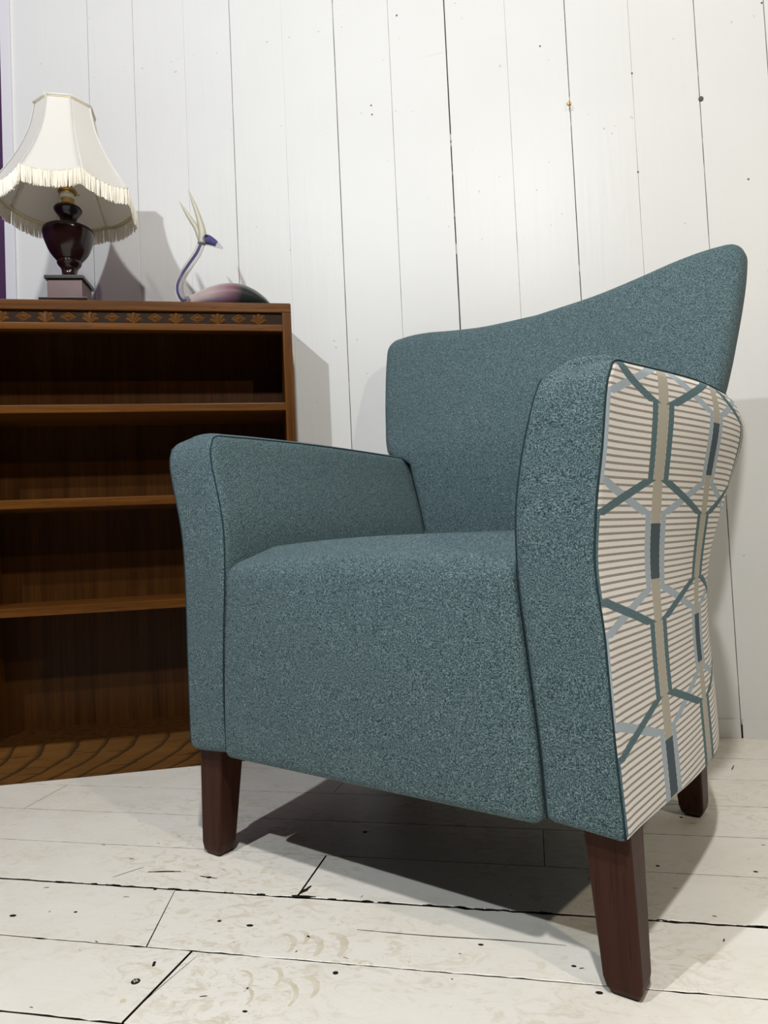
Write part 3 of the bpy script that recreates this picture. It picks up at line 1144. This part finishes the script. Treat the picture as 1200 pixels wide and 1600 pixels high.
M_GCLEAR = glass('clear_glass', (0.80, 0.78, 0.77), 0.12, 0.92, 1.12)
M_GBLUE = glass('cobalt_glass', (0.010, 0.008, 0.30), 0.2, 0.0)
M_GHORN = glass('milky_glass', (0.60, 0.58, 0.48), 0.35, 0.30)
M_GEYE = mat_plain('black_glass', (0.008, 0.008, 0.010), 0.1, 0.6)
k = M('smoky_glass', 0.42, 0.3)
k.b.inputs['Transmission Weight'].default_value = 0.25
k.b.inputs['IOR'].default_value = 1.3
tc = k.n('ShaderNodeTexCoord')
sp = k.n('ShaderNodeSeparateXYZ')
k.l(tc.outputs['Object'], sp.inputs[0])
xx = k.math('ADD', sp.outputs[0], k.math('MULTIPLY', sp.outputs[2], -0.25))
f = k.math('MULTIPLY_ADD', xx, 5.0, 0.30)
body_c = k.ramp(f, [(0.02, (0.50, 0.46, 0.46)), (0.34, (0.46, 0.36, 0.36)), (0.56, (0.25, 0.13, 0.16)), (0.72, (0.022, 0.026, 0.028)), (1.0, (0.018, 0.024, 0.022))])
hz = k.math('SUBTRACT', sp.outputs[2], k.math('MULTIPLY_ADD', xx, 0.12, 0.012))
bl = k.math('MULTIPLY', k.ramp(k.math('MULTIPLY_ADD', hz, 60.0, 0.5), [(0.35, 1.0), (0.75, 0.0)]), k.ramp(f, [(0.05, 0.9), (0.72, 0.0)]))
k.color(k.mix(bl, body_c, (0.022, 0.018, 0.24)))
M_GBODY = k.m

ax_, ay_, _ = bkw(0.45, 0.045, 0)
ante = empty('glass_antelope', (ax_, ay_, BH), radians(22.163))
tag(ante, 'blue and smoky glass antelope ornament with two pale horns lying on the bookcase', 'ornament')
# body: teardrop lying on the board
prof_b = smp([(-.052, .002, .030), (-.040, .004, .026), (-.026, .010, .0325), (-.008, .019, .041), (.018, .028, .052), (.045, .033, .0585), (.070, .035, .0600), (.093, .033, .0565), (.118, .027, .046), (.138, .018, .032), (.152, .009, .018), (.158, .002, .008)], 3)
V, F = [], []
nn_ = 20
for x, hw_, top_ in prof_b:
    lo_z = 0.0006 + 0.012 * max(0, (-.026 - x) / .026)
    hz_ = max(0.001, (top_ - lo_z) / 2)
    cz_ = lo_z + hz_
    for q in range(nn_):
        th = 2 * pi * q / nn_
        V.append((x, max(.0008, hw_) * cos(th), cz_ + hz_ * sin(th)))
for i in range(len(prof_b) - 1):
    for q in range(nn_):
        F.append((i * nn_ + q, (i + 1) * nn_ + q, (i + 1) * nn_ + (q + 1) % nn_, i * nn_ + (q + 1) % nn_))
F.append(tuple(range(nn_)))
F.append(tuple((len(prof_b) - 1) * nn_ + q for q in range(nn_ - 1, -1, -1)))
link('body', V, F, M_GBODY, ante)
nk = smp([(-.030, 0, .020), (-.042, 0, .0175), (-.0515, 0, .028), (-.0555, 0, .048), (-.049, 0, .072), (-.030, 0, .103), (-.012, 0, .130), (-.002, 0, .152), (0.001, 0, .160)], 6)
rad = [0.0105 - 0.0018 * (i / (len(nk) - 1)) for i in range(len(nk))]
neck = tube('neck', nk, rad, M_GCLEAR, ante, 14)
core = [(p[0] - 0.0045 * (1 - i / (len(nk) - 1)), p[1] - 0.002, p[2]) for i, p in enumerate(nk)]
tube('blue_core', core, 0.0030, M_GBLUE, neck, 10)['label'] = 'cobalt blue streak inside the neck'
hd = smp([(-.004, 0, .160), (.004, 0, .163), (.014, 0, .164), (.024, 0, .160), (.036, 0, .153), (.048, 0, .1455)], 5)
hr = [r[0] for r in smp([(.0075,), (.0112,), (.0125,), (.0105,), (.0068,), (.0016,)], 5)]
head = tube('head', hd, hr, M_GCLEAR, ante, 14)
hd2 = [(p[0], p[1], p[2] + 0.0022) for p in hd[3:20]]
tube('face', hd2, [r * 0.86 for r in hr[3:20]], M_GBLUE, head, 12)['label'] = 'cobalt blue face'
V, F = tube_data([(.012, -.0125, .1690), (.012, -.0090, .1685)], .0036, 10)
link('eye', V, F, M_GEYE, head)
for pts, rr_ in (([(.001, -.002, .155), (.003, -.002, .180), (-.0035, -.003, .214), (-.0145, -.003, .250), (-.026, -.003, .283)], (.0086, .0088, .0066, .0044, .0008)),
                 ([(.000, .007, .158), (-.011, .008, .195), (-.0305, .009, .228), (-.0485, .009, .260)], (.0070, .0066, .0046, .0008))):
    path = smp(pts, 6)
    r_s = [q[0] for q in smp([(x,) for x in rr_], 6)]
    tube('horn', path, r_s, M_GHORN, ante, 12)
